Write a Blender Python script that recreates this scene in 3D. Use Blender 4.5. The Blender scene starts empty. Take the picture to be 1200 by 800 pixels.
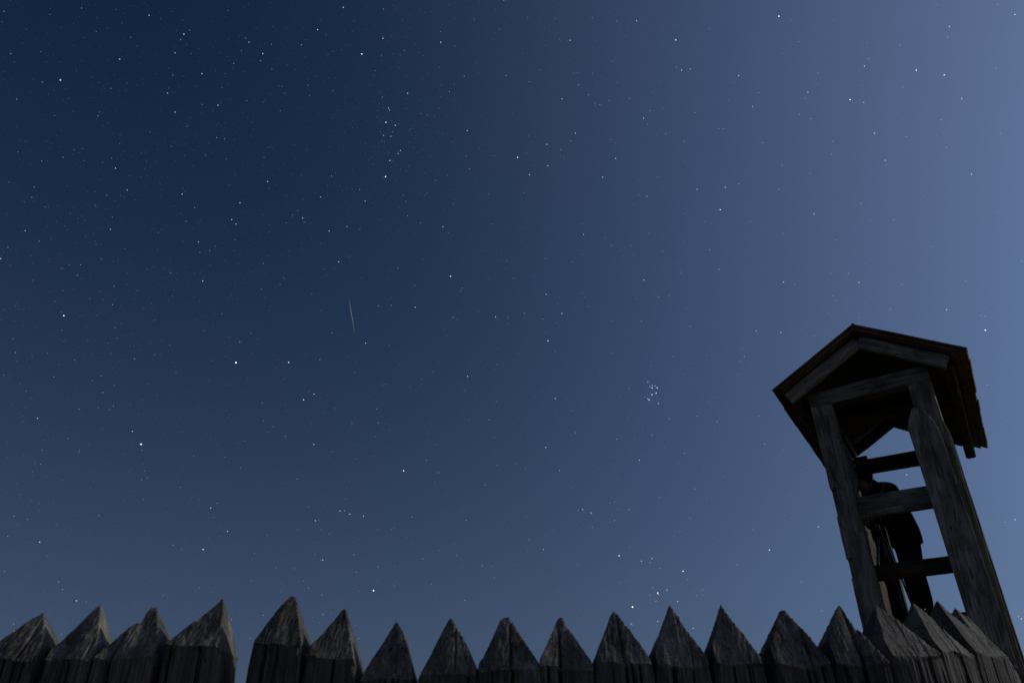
import bpy, bmesh, math, random
from mathutils import Vector, Matrix, noise
import numpy as np

C = bpy.context.scene.collection
scn = bpy.context.scene
R = math.radians

# ------------------------------------------------------------------ camera
CAM_H = 1.5                       # camera height above the ground
F = 975.0                         # focal length in pixels of a 1200 px wide frame
PITCH = R(30.0)
cam_d = bpy.data.cameras.new('camera')
cam = bpy.data.objects.new('camera', cam_d); C.objects.link(cam)
cam.location = (0, 0, CAM_H)
cam.rotation_euler = (R(90) + PITCH, 0, 0)
cam_d.sensor_width = 36.0
cam_d.lens = F / 1200 * 36
cam_d.clip_start = 0.05
cam_d.clip_end = 12000
cam_d.dof.use_dof = True
cam_d.dof.focus_distance = 400.0
cam_d.dof.aperture_fstop = 5.6
scn.camera = cam

# ------------------------------------------------------------------ moonlit sky
MOON_AZ, MOON_EL = 76.0, 27.0     # degrees right of the view axis, degrees up
scn.world = bpy.data.worlds.new('World')
scn.world.use_nodes = True
nt = scn.world.node_tree
bg = nt.nodes['Background']
sky = nt.nodes.new('ShaderNodeTexSky')
sky.sky_type = 'NISHITA'
sky.sun_disc = False
sky.sun_elevation = R(MOON_EL)
sky.sun_rotation = R(MOON_AZ)
sky.altitude = 0
sky.air_density = 0.7
sky.dust_density = 2.5
sky.ozone_density = 1.0
def vmath(op, a, b):
    n = nt.nodes.new('ShaderNodeVectorMath'); n.operation = op
    for i, v in enumerate((a, b)):
        if hasattr(v, 'is_linked'): nt.links.new(v, n.inputs[i])
        else: n.inputs[i].default_value = v
    return n.outputs['Value'] if op == 'DOT_PRODUCT' else n.outputs[0]
def smath(op, a, b, clamp=False):
    n = nt.nodes.new('ShaderNodeMath'); n.operation = op; n.use_clamp = clamp
    for i, v in enumerate((a, b)):
        if hasattr(v, 'is_linked'): nt.links.new(v, n.inputs[i])
        else: n.inputs[i].default_value = v
    return n.outputs[0]
def tint(f, col):
    n = nt.nodes.new('ShaderNodeVectorMath'); n.operation = 'SCALE'
    n.inputs[0].default_value = col; nt.links.new(f, n.inputs['Scale']); return n.outputs[0]
direction = nt.nodes.new('ShaderNodeTexCoord').outputs['Generated']
moon_dir = (math.sin(R(MOON_AZ)) * math.cos(R(MOON_EL)), math.cos(R(MOON_AZ)) * math.cos(R(MOON_EL)), math.sin(R(MOON_EL)))
glow_f = smath('POWER', smath('MAXIMUM', vmath('DOT_PRODUCT', direction, moon_dir), 0.0), 3.0)       # hazy halo of the moon
up_f = smath('MULTIPLY', vmath('DOT_PRODUCT', direction, (0, 0, 1)), 1.0, True)
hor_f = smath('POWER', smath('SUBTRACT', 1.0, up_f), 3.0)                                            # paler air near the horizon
back_fill_f = smath('MULTIPLY', smath('POWER', smath('SUBTRACT', 1.0, up_f), 4.0), smath('MAXIMUM', vmath('DOT_PRODUCT', direction, (0.64, -0.77, 0)), 0.0))   # added warm fill: unseen low glow behind the camera, brightens the wood fronts
total = vmath('ADD', vmath('MULTIPLY', sky.outputs[0], (.085, .187, .300)), tint(glow_f, (1.13, 1.36, 2.38)))
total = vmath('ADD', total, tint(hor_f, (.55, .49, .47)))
total = vmath('ADD', total, tint(back_fill_f, (1.9, 1.33, .80)))
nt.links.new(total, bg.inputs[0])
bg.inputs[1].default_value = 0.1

sd = bpy.data.lights.new('moon', 'SUN')
sd.energy = 1.1
sd.angle = R(0.53)
sd.color = (1.0, 0.93, 0.82)
moon = bpy.data.objects.new('moon', sd); C.objects.link(moon)
md = Vector((math.sin(R(MOON_AZ)) * math.cos(R(MOON_EL)), math.cos(R(MOON_AZ)) * math.cos(R(MOON_EL)), math.sin(R(MOON_EL))))
moon.rotation_euler = md.to_track_quat('Z', 'Y').to_euler()

vs = scn.view_settings
vs.view_transform = 'Standard'; vs.look = 'None'; vs.exposure = 0; vs.gamma = 1; vs.use_curve_mapping = False
cy = scn.cycles
cy.use_denoising = False
cy.use_adaptive_sampling = False
cy.max_bounces = 6
cy.caustics_reflective = False
cy.caustics_refractive = False
cy.sample_clamp_direct = 0
cy.sample_clamp_indirect = 0.2
cy.use_light_tree = False

# ------------------------------------------------------------------ helpers
def ray(px, py):
    x = (px - 600) / F; y = (400 - py) / F
    c, s = math.cos(PITCH), math.sin(PITCH)
    return Vector((x, c - y * s, s + y * c))

def on_plane(px, py, Y):
    d = ray(px, py); d *= Y / d.y
    return Vector((d.x, d.y, d.z + CAM_H))

def mesh_obj(name, verts, faces, mat, parent=None, smooth=False):
    me = bpy.data.meshes.new(name)
    me.from_pydata([tuple(v) for v in verts], [], faces)
    me.update()
    if smooth: me.polygons.foreach_set('use_smooth', [True] * len(me.polygons))
    o = bpy.data.objects.new(name, me); C.objects.link(o)
    if mat: me.materials.append(mat)
    if parent: o.parent = parent
    return o

def empty(name, loc, rz=0.0):
    o = bpy.data.objects.new(name, None); C.objects.link(o)
    o.location = loc; o.rotation_euler = (0, 0, rz); o.empty_display_size = 0.2
    return o

def tag(o, label=None, cat=None, group=None, kind=None):
    if label: o['label'] = label
    if cat: o['category'] = cat
    if group: o['group'] = group
    if kind: o['kind'] = kind
    return o

# ------------------------------------------------------------------ materials
def nodes_of(name):
    m = bpy.data.materials.new(name); m.use_nodes = True
    t = m.node_tree
    return m, t, t.nodes['Principled BSDF']

def wood(name, axis, dark, mid, light, bump=0.5, stain=0.6, rough=0.85):
    """weathered timber, the grain runs along one object axis"""
    m, t, bs = nodes_of(name)
    N, L = t.nodes.new, t.links.new
    tc = N('ShaderNodeTexCoord'); oi = N('ShaderNodeObjectInfo')
    mul = N('ShaderNodeVectorMath'); mul.operation = 'MULTIPLY_ADD'
    L(tc.outputs['Object'], mul.inputs[0]); mul.inputs[1].default_value = (1, 1, 1)
    off = N('ShaderNodeVectorMath'); off.operation = 'SCALE'
    cmb = N('ShaderNodeCombineXYZ')
    for i in range(3): L(oi.outputs['Random'], cmb.inputs[i])
    L(cmb.outputs[0], off.inputs[0]); off.inputs['Scale'].default_value = 37.0
    L(off.outputs[0], mul.inputs[2])
    def mapped(sc_long, sc_cross):
        mp = N('ShaderNodeMapping')
        s = [sc_cross] * 3; s['XYZ'.index(axis)] = sc_long
        mp.inputs['Scale'].default_value = s
        L(mul.outputs[0], mp.inputs[0]); return mp
    def noi(mp, detail, rough, dist=0.0):
        n = N('ShaderNodeTexNoise'); n.inputs['Scale'].default_value = 1.0
        n.inputs['Detail'].default_value = detail; n.inputs['Roughness'].default_value = rough
        n.inputs['Distortion'].default_value = dist
        L(mp.outputs[0], n.inputs['Vector']); return n
    grain = noi(mapped(2.2, 75), 6, 0.65, 0.4)
    fine = noi(mapped(9, 330), 3, 0.6)
    blot = noi(mapped(3.0, 9), 5, 0.6, 0.6)
    r1 = N('ShaderNodeValToRGB')
    e = r1.color_ramp.elements
    e[0].position = 0.30; e[0].color = (*dark, 1)
    e[1].position = 0.72; e[1].color = (*light, 1)
    em = e.new(0.52); em.color = (*mid, 1)
    mixg = N('ShaderNodeMath'); mixg.operation = 'MULTIPLY_ADD'
    L(fine.outputs[0], mixg.inputs[0]); mixg.inputs[1].default_value = 0.35
    ad = N('ShaderNodeMath'); ad.operation = 'MULTIPLY_ADD'
    L(grain.outputs[0], ad.inputs[0]); ad.inputs[1].default_value = 0.8; ad.inputs[2].default_value = -0.07
    L(ad.outputs[0], mixg.inputs[2]); L(mixg.outputs[0], r1.inputs[0])
    chk = noi(mapped(1.1, 26), 2, 0.5, 0.8)                      # drying checks: thin dark splits along the grain
    cd = N('ShaderNodeMath'); cd.operation = 'SUBTRACT'; L(chk.outputs[0], cd.inputs[0]); cd.inputs[1].default_value = 0.44
    ca = N('ShaderNodeMath'); ca.operation = 'ABSOLUTE'; L(cd.outputs[0], ca.inputs[0])
    cr = N('ShaderNodeMapRange'); cr.inputs['From Min'].default_value = 0.002; cr.inputs['From Max'].default_value = 0.012
    cr.inputs['To Min'].default_value = 0.0; cr.inputs['To Max'].default_value = 1.0
    L(ca.outputs[0], cr.inputs['Value'])
    r2 = N('ShaderNodeValToRGB')
    r2.color_ramp.elements[0].position = 0.38; r2.color_ramp.elements[0].color = (1 - stain, 1 - stain, 1 - stain, 1)
    r2.color_ramp.elements[1].position = 0.62; r2.color_ramp.elements[1].color = (1, 1, 1, 1)
    L(blot.outputs[0], r2.inputs[0])
    mx = N('ShaderNodeMix'); mx.data_type = 'RGBA'; mx.blend_type = 'MULTIPLY'; mx.inputs[0].default_value = 1
    L(r1.outputs[0], mx.inputs[6]); L(r2.outputs[0], mx.inputs[7])
    mc = N('ShaderNodeMix'); mc.data_type = 'RGBA'; mc.blend_type = 'MIX'
    L(cr.outputs[0], mc.inputs[0]); mc.inputs[6].default_value = (dark[0] * .35, dark[1] * .35, dark[2] * .35, 1); L(mx.outputs[2], mc.inputs[7])
    tone = N('ShaderNodeMapRange'); tone.inputs['To Min'].default_value = 0.72; tone.inputs['To Max'].default_value = 1.22
    L(oi.outputs['Random'], tone.inputs['Value'])
    mt = N('ShaderNodeVectorMath'); mt.operation = 'SCALE'; L(mc.outputs[2], mt.inputs[0]); L(tone.outputs[0], mt.inputs['Scale'])
    L(mt.outputs[0], bs.inputs['Base Color'])
    bs.inputs['Roughness'].default_value = rough
    bs.inputs['Specular IOR Level'].default_value = 0.25
    b = N('ShaderNodeBump'); b.inputs['Strength'].default_value = bump; b.inputs['Distance'].default_value = 0.006
    hh = N('ShaderNodeMath'); hh.operation = 'MULTIPLY_ADD'; L(cr.outputs[0], hh.inputs[0]); hh.inputs[1].default_value = 0.8; L(mixg.outputs[0], hh.inputs[2]); L(hh.outputs[0], b.inputs['Height']); L(b.outputs[0], bs.inputs['Normal'])
    return m

STAKE = wood('weathered_stake', 'Z', (.07, .06, .05), (.155, .135, .113), (.24, .211, .18), bump=0.5, stain=0.55)
HEWN = wood('hewn_stake_point', 'Z', (.105, .09, .075), (.225, .198, .166), (.37, .328, .28), bump=0.6, stain=0.6)
TIMBER = wood('grey_timber', 'X', (.12, .107, .09), (.31, .28, .243), (.45, .412, .36), bump=0.5, stain=0.62)
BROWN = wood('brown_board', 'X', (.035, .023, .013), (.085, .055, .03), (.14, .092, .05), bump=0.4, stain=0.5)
SHINGLE = wood('dark_roof_board', 'X', (.09, .06, .035), (.21, .142, .082), (.31, .215, .125), bump=0.6, stain=0.5)

def plain(name, col, rough=0.7, metal=0.0, noise_scale=None):
    m, t, bs = nodes_of(name)
    bs.inputs['Roughness'].default_value = rough; bs.inputs['Metallic'].default_value = metal
    n = t.nodes.new('ShaderNodeTexNoise'); n.inputs['Scale'].default_value = noise_scale or 30; n.inputs['Detail'].default_value = 4
    r = t.nodes.new('ShaderNodeValToRGB')
    r.color_ramp.elements[0].position = .3; r.color_ramp.elements[0].color = (*[c * .7 for c in col], 1)
    r.color_ramp.elements[1].position = .7; r.color_ramp.elements[1].color = (*[min(1, c * 1.25) for c in col], 1)
    tc = t.nodes.new('ShaderNodeTexCoord')
    t.links.new(tc.outputs['Object'], n.inputs['Vector'])
    t.links.new(n.outputs[0], r.inputs[0]); t.links.new(r.outputs[0], bs.inputs['Base Color'])
    return m

def glow(name, col, strength):
    m = bpy.data.materials.new(name); m.use_nodes = True
    t = m.node_tree
    for n in list(t.nodes): t.nodes.remove(n)
    o = t.nodes.new('ShaderNodeOutputMaterial'); e = t.nodes.new('ShaderNodeEmission')
    e.inputs[0].default_value = (*col, 1); e.inputs[1].default_value = strength
    t.links.new(e.outputs[0], o.inputs[0])
    m.cycles.emission_sampling = 'NONE'
    return m

# ------------------------------------------------------------------ ground
def ground():
    vs_, fs = [(0, 0, 0)], []
    n = 64
    rings = [3, 8, 20, 60, 200, 800, 5000]
    for r in rings:
        for i in range(n):
            a = 2 * math.pi * i / n
            x, y = r * math.cos(a), r * math.sin(a)
            z = 0 if r > 900 else 0.04 * noise.noise(Vector((x * .5, y * .5, 3)))
            vs_.append((x, y, z))
    for i in range(n): fs.append((0, 1 + i, 1 + (i + 1) % n))
    for k in range(len(rings) - 1):
        a, b = 1 + k * n, 1 + (k + 1) * n
        for i in range(n):
            j = (i + 1) % n
            fs.append((a + i, b + i, b + j, a + j))
    m = plain('trodden_grass', (.11, .10, .062), .95, noise_scale=1.7)
    tag(mesh_obj('ground', vs_, fs, m), kind='structure')
ground()

# ------------------------------------------------------------------ palisade
FENCE_Y = 3.13
def interp(pts, x):
    if x <= pts[0][0]: return pts[0][1]
    for (x0, z0), (x1, z1) in zip(pts, pts[1:]):
        if x <= x1: return z0 + (z1 - z0) * (x - x0) / max(1e-6, x1 - x0)
    return pts[-1][1]

def stake_mesh(name, outline, depth, zf, ytip, seed, cracks=(), base=0.0, zb=None, rough=1.0):
    """outline: (x, z) silhouette from the left shoulder over the tip to the right shoulder (local x).
    zf: height where the front facet starts; ytip: local depth of the tip; cracks: (x, width, depth, z_end)."""
    rnd = random.Random(seed)
    x0, x1 = outline[0][0], outline[-1][0]
    y0, y1 = -depth / 2, depth / 2
    ztip = max(z for _, z in outline)
    zb = zb if zb is not None else zf
    nx = max(24, int((x1 - x0) / 0.0045)); ny = 26
    sx, sy = rnd.uniform(0, 90), rnd.uniform(0, 90)
    def nse(a, b, c): return noise.noise(Vector((a, b, c)))
    body = [(rnd.uniform(x0 + .02, x1 - .02), rnd.uniform(.003, .0055), rnd.uniform(.012, .026), zf - rnd.uniform(.35, .9)) for _ in range(rnd.choice((1, 2, 2)))]
    def crack(x, z):
        d = 0.0
        for cx, w, dp, ze in list(cracks) + body:
            cc = cx + 0.010 * nse(z * 5 + seed, cx * 7, 1.3) + 0.003 * nse(z * 31 + seed, cx, 7.1)
            k = max(0.0, 1 - abs(x - cc) / w)
            if k > 0: d = max(d, dp * min(1, k * 1.6) * min(1.0, max(0.0, (z - ze) / 0.10)))
        return d
    def top(x, y):
        zl = interp(outline, x)
        if y < ytip: t = (y - y0) / (ytip - y0); ff = zf + (ztip - zf) * t
        else: t = (y1 - y) / (y1 - ytip); ff = zb + (ztip - zb) * t
        z = min(zl, ff + .020 * nse(x * 9 + sx, y * 3, 6.0))
        # hewing marks and torn grain
        z += rough * (0.0055 * nse(x * 38 + sx, y * 22, 2.0) + 0.004 * nse(x * 110 + sx, y * 60, 9.0) + 0.006 * nse(x * 12, y * 12 + sy, 4.0))
        return z
    V, Fc = [], []
    idx = {}
    for i in range(nx + 1):
        for j in range(ny + 1):
            x = x0 + (x1 - x0) * i / nx; y = y0 + (y1 - y0) * j / ny
            z = top(x, y)
            edge = min(i, nx - i, j, ny - j)
            dz = 0.0
            for cx, w, dp, ze in cracks:
                cc = cx + 0.010 * nse(z * 5 + seed, cx * 7, 1.3) + 0.003 * nse(z * 31 + seed, cx, 7.1)
                k = max(0.0, 1 - abs(x - cc) / (w * 1.1))
                if k > 0: dz = max(dz, min(.03, dp) * min(1, k * 1.5))
            zl_ = interp(outline, x); ff_ = zf + (ztip - zf) * (y - y0) / (ytip - y0)
            dz *= max(0.0, min(1.0, (zl_ - ff_) / .03))
            dz *= max(0.0, min(1.0, (ytip + .012 - y) / .03)) * min(1.0, max(.25, (ztip - z) / .05))
            if edge == 0: dz *= 0.35
            idx[i, j] = len(V); V.append([x, y, z - dz])
    for i in range(nx):
        for j in range(ny):
            Fc.append((idx[i, j], idx[i + 1, j], idx[i + 1, j + 1], idx[i, j + 1]))
    per = [(i, 0) for i in range(nx)] + [(nx, j) for j in range(ny)] + [(i, ny) for i in range(nx, 0, -1)] + [(0, j) for j in range(ny, 0, -1)]
    rim = [idx[p] for p in per]
    n = len(rim)
    prev = rim
    rows = [0.012, 0.03, 0.05, 0.075, 0.10, 0.13, 0.165, 0.20, 0.25, 0.31, 0.38, 0.46, 0.6, 0.8, 1.1]
    bow = rnd.uniform(-.02, .02)
    for rr in rows + [None]:
        cur = []
        for k, (i, j) in enumerate(per):
            bx, by, bz = V[rim[k]]
            z = base if rr is None else max(base + .01, bz - rr * (1 if rr > .4 else 1))
            nxv = (-1 if i == 0 else 1 if i == nx else 0); nyv = (-1 if j == 0 else 1 if j == ny else 0)
            u = bx if nyv else by
            # grain furrows, adze bumps, cracks, rounded arrises
            ins = 0.0035 * nse(u * 95 + sx, z * 3.0, 5 + nxv) + 0.0055 * nse(u * 24 + sy, z * 2.2, 8 + nyv) + 0.006 * nse(u * 6, z * 5 + sx, 3 + nxv)
            if nyv == -1: ins += crack(bx, z)
            ins -= 0.008 * min(1.0, max(0.0, (bz - z) / 0.09)) * (1 if nxv else .4)      # the log swells below its point
            corner = min(abs(bx - x0), abs(bx - x1)) if nyv else min(abs(by - y0), abs(by - y1))
            ins += 0.008 * max(0, 1 - corner / 0.014) ** 2
            fx = bx - nxv * ins + bow * (z - zf)
            fy = by - nyv * ins
            cur.append(len(V)); V.append([fx, fy, z])
        for k in range(n):
            Fc.append((prev[k], cur[k], cur[(k + 1) % n], prev[(k + 1) % n]))
        prev = cur
    me = bpy.data.meshes.new(name)
    me.from_pydata(V, [], Fc); me.update()
    bm = bmesh.new(); bm.from_mesh(me); bmesh.ops.recalc_face_normals(bm, faces=bm.faces); bm.to_mesh(me); bm.free()
    me.materials.append(STAKE); me.materials.append(HEWN)
    me.polygons.foreach_set('material_index', [1 if q < nx * ny else 0 for q in range(len(me.polygons))])
    return me

palisade = tag(empty('palisade_fence', (0, FENCE_Y, 0)), 'weathered grey palisade of sharpened hewn wooden stakes along the bottom', 'palisade')

def px_stake(i, sil, front_y, depth=0.23, cracks=(), tip_shift=0.0, dy=0.0, label=None, body=None):
    """a stake of the straight run: silhouette points in photo pixels, set on the fence's own plane"""
    Y = FENCE_Y + dy
    tip = min(sil, key=lambda p: p[1])
    # the outline is carried by the front or the rear arris, whichever stands out from the camera's side
    left = (sil[0][0] + sil[-1][0]) / 2 < 600
    kd = depth * (.20 if left else .34)
    Ya, Yb = (Y - kd, Y + kd) if left else (Y + kd, Y - kd)
    kt = min(range(len(sil)), key=lambda k: sil[k][1])
    def plane_of(x):
        xa, xt, xb = sil[0][0], sil[kt][0], sil[-1][0]
        if x <= xt: return Ya + (Y - Ya) * (x - xa) / (xt - xa)
        return Y + (Yb - Y) * (x - xt) / (xb - xt)
    ol = [tuple(on_plane(x, y, plane_of(x)).xz) for x, y in sil]
    cx = (ol[0][0] + ol[-1][0]) / 2
    ol = [(x - cx, z) for x, z in ol]
    for k in range(1, len(ol)):
        if ol[k][0] <= ol[k - 1][0]: ol[k] = (ol[k - 1][0] + .0015, ol[k][1])
    zf = on_plane(600, front_y, Y - depth / 2).z
    cr = [(on_plane(c[0], 765, Y).x - cx, c[1], c[2], c[3]) for c in cracks]
    me = stake_mesh('stake', ol, depth, zf, tip_shift, 17 * i + 5, cr)
    o = bpy.data.objects.new('stake', me); C.objects.link(o)
    o.parent = palisade; o.location = (cx, dy, 0)
    if label: o['label'] = label
    return o

px_stake(-2, [(-152, 770), (-110, 716), (-104, 714), (-82, 764)], 774)
px_stake(-1, [(-80, 772), (-44, 724), (-30, 712), (-26, 716), (-10, 766)], 775)
px_stake(0, [(-8, 772), (0, 757), (22, 738), (46, 718), (50, 716), (54, 722), (61, 740), (65, 748), (68, 762)], 771, cracks=[(41, .006, .022, 1.6)], tip_shift=.01)
px_stake(1, [(68, 762), (80, 747), (108, 714), (112, 709), (115, 707), (119, 714), (121, 722), (125, 738), (131, 760)], 774, tip_shift=.02, cracks=[(118, .004, .012, 1.9)])
px_stake(2, [(119, 775), (132, 760), (148, 743), (162, 729), (164, 733), (168, 729), (172, 716), (178, 707), (181, 706), (184, 712), (192, 733), (201, 758)], 770, cracks=[(150, .006, .03, 1.5)], tip_shift=.015, label='stake with a split second point on its left')
px_stake(3, [(202, 758), (216, 742), (230, 727), (233, 729), (237, 721), (250, 710), (257, 702), (260, 701), (264, 712), (268, 735), (271, 752), (273, 768)], 757, cracks=[(214, .004, .016, 1.6)], tip_shift=.02, label='broad stake with a torn notch on its left slope')
px_stake(4, [(304, 753), (314, 734), (326, 715), (341, 697), (346, 696.5), (350, 710), (356, 731), (364, 760)], 756, cracks=[(318, .003, .01, 1.7)], tip_shift=.0, label='tall stake with a blunt flat tip')
px_stake(5, [(364, 764), (378, 745), (393, 725), (400, 714), (403, 710), (406, 716), (411, 732), (416, 750), (424, 786)], 770, tip_shift=.01)
px_stake(6, [(426, 797), (438, 774), (452, 748), (462, 730), (465, 726), (469, 734), (475, 744), (478, 754), (489, 800)], 793, tip_shift=.01)
px_stake(7, [(492, 800), (505, 772), (518, 742), (526, 725), (528, 722), (532, 728), (538, 740), (549, 762), (560, 788)], 791, cracks=[(534, .004, .012, 1.9)])
px_stake(8, [(561, 782), (574, 755), (586, 727), (590, 723), (596, 722), (599, 731), (601, 728), (606, 740), (618, 762), (631, 786)], 784, cracks=[(597, .0045, .02, 1.95)], label='stake with a frayed blunt tip')
px_stake(9, [(631, 783), (642, 757), (652, 727), (656, 722), (660, 723), (664, 734), (668, 738), (680, 757), (694, 778)], 782, cracks=[(655, .006, .03, 1.4)], label='stake with a deep crack below its tip')
px_stake(10, [(694, 777), (704, 752), (715, 722), (719, 715), (723, 718), (740, 742), (752, 760), (760, 770)], 776, cracks=[(727, .005, .02, 1.5)])
px_stake(11, [(760, 770), (772, 742), (782, 713), (785, 708), (788, 712), (796, 725), (798, 730), (812, 750), (827, 768)], 777, cracks=[(803, .004, .012, 1.6)])
px_stake(12, [(824, 766), (834, 740), (843, 712), (845, 708), (850, 716), (861, 731), (864, 734), (878, 755), (890, 772)], 776, cracks=[(868, .003, .010, 1.6)])
px_stake(13, [(889, 767), (901, 740), (912, 715), (916, 712), (920, 713), (938, 735), (955, 757), (969, 776)], 776, cracks=[(938, .0055, .022, 1.4)])
px_stake(14, [(955, 760), (964, 743), (978, 714), (983, 707), (986, 711), (998, 733), (1001, 741), (1003, 738), (1020, 757), (1038, 777)], 778, cracks=[(996, .007, .032, 1.4)], label='stake split by a wide crack from tip to body')

def turned_stake(i, tip, Y, yaw, ol, depth, front_drop, cracks=(), ytip=0.0, label=None):
    """a stake where the palisade bends away: tip at a point, outline in metres from the tip"""
    p = on_plane(tip[0], tip[1], Y)
    o2 = [(x, p.z + z) for x, z in ol]
    me = stake_mesh('stake', o2, depth, p.z - front_drop, ytip, 31 * i + 7, cracks, zb=p.z - front_drop * .9)
    o = bpy.data.objects.new('stake', me); C.objects.link(o)
    o.parent = palisade
    c, s = math.cos(yaw), math.sin(yaw)
    o.location = (p.x + s * ytip, Y - FENCE_Y - c * ytip, 0); o.rotation_euler = (0, 0, yaw)
    if label: o['label'] = label
    return o
turned_stake(15, (1026, 707), 3.29, R(17), [(-.062, -.15), (-.004, -.004), (0, 0), (.006, -.003), (.06, -.065), (.15, -.185)], .22, .20, cracks=[(.045, .004, .015, 1.6), (.10, .004, .015, 1.5)])
turned_stake(16, (1070, 706), 3.43, R(33), [(-.07, -.16), (-.01, -.012), (0, 0), (.005, -.002), (.05, -.065), (.056, -.08), (.155, -.20)], .22, .205, cracks=[(.06, .006, .028, 1.4)], label='stake with a long dark crack down its face')
turned_stake(17, (1098, 703), 3.58, R(39), [(-.05, -.17), (-.006, -.006), (0, 0), (.005, -.003), (.07, -.07), (.20, -.20)], .25, .22)
turned_stake(18, (1119, 711), 3.76, R(43), [(-.06, -.17), (-.005, -.005), (0, 0), (.004, -.002), (.06, -.06), (.17, -.19)], .21, .21, cracks=[(.10, .004, .014, 1.5)])
turned_stake(19, (1131, 720), 3.95, R(50), [(-.06, -.16), (0, 0), (.004, -.001), (.16, -.17)], .21, .20, cracks=[(.06, .004, .014, 1.5)])
turned_stake(20, (1147, 735), 4.13, R(58), [(-.06, -.16), (0, 0), (.004, -.001), (.16, -.17)], .20, .20)
turned_stake(21, (1165, 752), 4.32, R(64), [(-.06, -.16), (0, 0), (.004, -.001), (.16, -.17)], .20, .20)
turned_stake(22, (1180, 768), 4.52, R(68), [(-.06, -.16), (0, 0), (.004, -.001), (.16, -.17)], .20, .20)

# ------------------------------------------------------------------ watchtower
CF = Vector((3.651, 7.587, 0))
TW = tag(empty('watchtower', CF, R(-30)), 'grey timber lookout tower with gabled board roof rising behind the palisade', 'watchtower')
TW['group'] = 'lookout'
del TW['group']

def rack(z):
    """the old tower has racked a little: its legs lean"""
    return .032 * max(0.0, CAM_H + 3.75 - z)

def timber(name, a, b, w, h, mat=TIMBER, parent=TW, seed=1, up=Vector((0, 0, 1)), end_cut=None, wear=1.0, roll=None):
    """hewn timber from a to b (parent coordinates); w across, h along 'up'; the grain follows its own X axis"""
    a, b = Vector(a), Vector(b)
    a.x += rack(a.z); b.x += rack(b.z)
    X = (b - a); Lg = X.length; X.normalize()
    Yv = up.cross(X); Yv.normalize(); Zv = X.cross(Yv)
    n = max(4, int(Lg / 0.06)); k = 5
    V, Fc = [], []
    sec = []
    ch = 0.10
    pts = []
    for (sx, sy, tx, ty) in ((-1, -1, 1, 0), (1, -1, 0, 1), (1, 1, -1, 0), (-1, 1, 0, -1)):
        for q in range(k):
            t = q / k
            pts.append((sx + 2 * t * tx, sy + 2 * t * ty))
    m = len(pts)
    for i in range(n + 1):
        x = Lg * i / n
        for (u, v) in pts:
            yy, zz = u * w / 2, v * h / 2
            cn = min(1 - abs(u), 1 - abs(v)); both = (abs(u) > .98 and abs(v) > .98)
            d = wear * (0.0045 * noise.noise(Vector((x * 4 + seed * 7, u * 2.3, v * 2.3 + seed))) + 0.002 * noise.noise(Vector((x * 17 + seed, u * 9, v * 9))))
            if both: d -= wear * (0.006 + 0.006 * max(0, noise.noise(Vector((x * 9 + seed * 3, u, v)))))
            V.append((x, yy + d * (u if abs(u) > .98 else 0), zz + d * (v if abs(v) > .98 else 0)))
    for i in range(n):
        for q in range(m):
            r = (q + 1) % m
            Fc.append((i * m + q, i * m + r, (i + 1) * m + r, (i + 1) * m + q))
    Fc.append(tuple(range(m - 1, -1, -1)))
    Fc.append(tuple(n * m + q for q in range(m)))
    o = mesh_obj(name, V, Fc, mat, parent)
    M = Matrix((X, Yv, Zv)).transposed().to_4x4(); M.translation = a
    o.matrix_local = M
    bm = bmesh.new(); bm.from_mesh(o.data); bmesh.ops.recalc_face_normals(bm, faces=bm.faces); bm.to_mesh(o.data); bm.free()
    return o

Z = CAM_H
UPY = Vector((0, 1, 0))
# four corner posts
def notched_post(name, x0, x1, y0, y1, ztop, notches, seed):
    """front left post: cut notches along its outer front arris; grain along local X, which points up"""
    V, Fc = [], []
    zs = [0.0]
    step = 0.055
    z = 0.0
    cuts = sorted(sum([[a, b] for a, b in notches], []))
    zz = np.arange(0, ztop + .001, step).tolist()
    for c in cuts: zz += [c - .004, c + .004]
    zz = sorted(set(zz + [ztop]))
    nq = 6
    base = [(x0 + (x1 - x0) * q / nq, y0) for q in range(nq)] + [(x1, y0 + (y1 - y0) * q / nq) for q in range(nq)] + \
           [(x1 - (x1 - x0) * q / nq, y1) for q in range(nq)] + [(x0, y1 - (y1 - y0) * q / nq) for q in range(nq)]
    m = len(base)
    for z in zz:
        inn = any(a < z < b for a, b in notches)
        for q, (x, y) in enumerate(base):
            dx = .004 * noise.noise(Vector((x * 9, y * 9 + seed, z * 3))) + .0025 * noise.noise(Vector((x * 40, y * 40, z * 14 + seed)))
            X, Y = x, y
            if inn and x < x0 + .05 and y < y0 + .09: X += .045 if abs(x - x0) < .001 else .012; Y += .03 if abs(y - y0) < .001 else 0
            V.append((z, X + dx + rack(z), Y + dx))
    for i in range(len(zz) - 1):
        for q in range(m):
            r = (q + 1) % m
            Fc.append((i * m + q, i * m + r, (i + 1) * m + r, (i + 1) * m + q))
    Fc.append(tuple(range(m - 1, -1, -1))); Fc.append(tuple((len(zz) - 1) * m + q for q in range(m)))
    o = mesh_obj(name, V, Fc, TIMBER, TW)
    # local X -> up, local Y -> x, local Z -> y
    M = Matrix(((0, 1, 0), (0, 0, 1), (1, 0, 0))).to_4x4()
    o.matrix_local = M
    bm = bmesh.new(); bm.from_mesh(o.data); bmesh.ops.recalc_face_normals(bm, faces=bm.faces); bm.to_mesh(o.data); bm.free()
    return o

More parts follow.
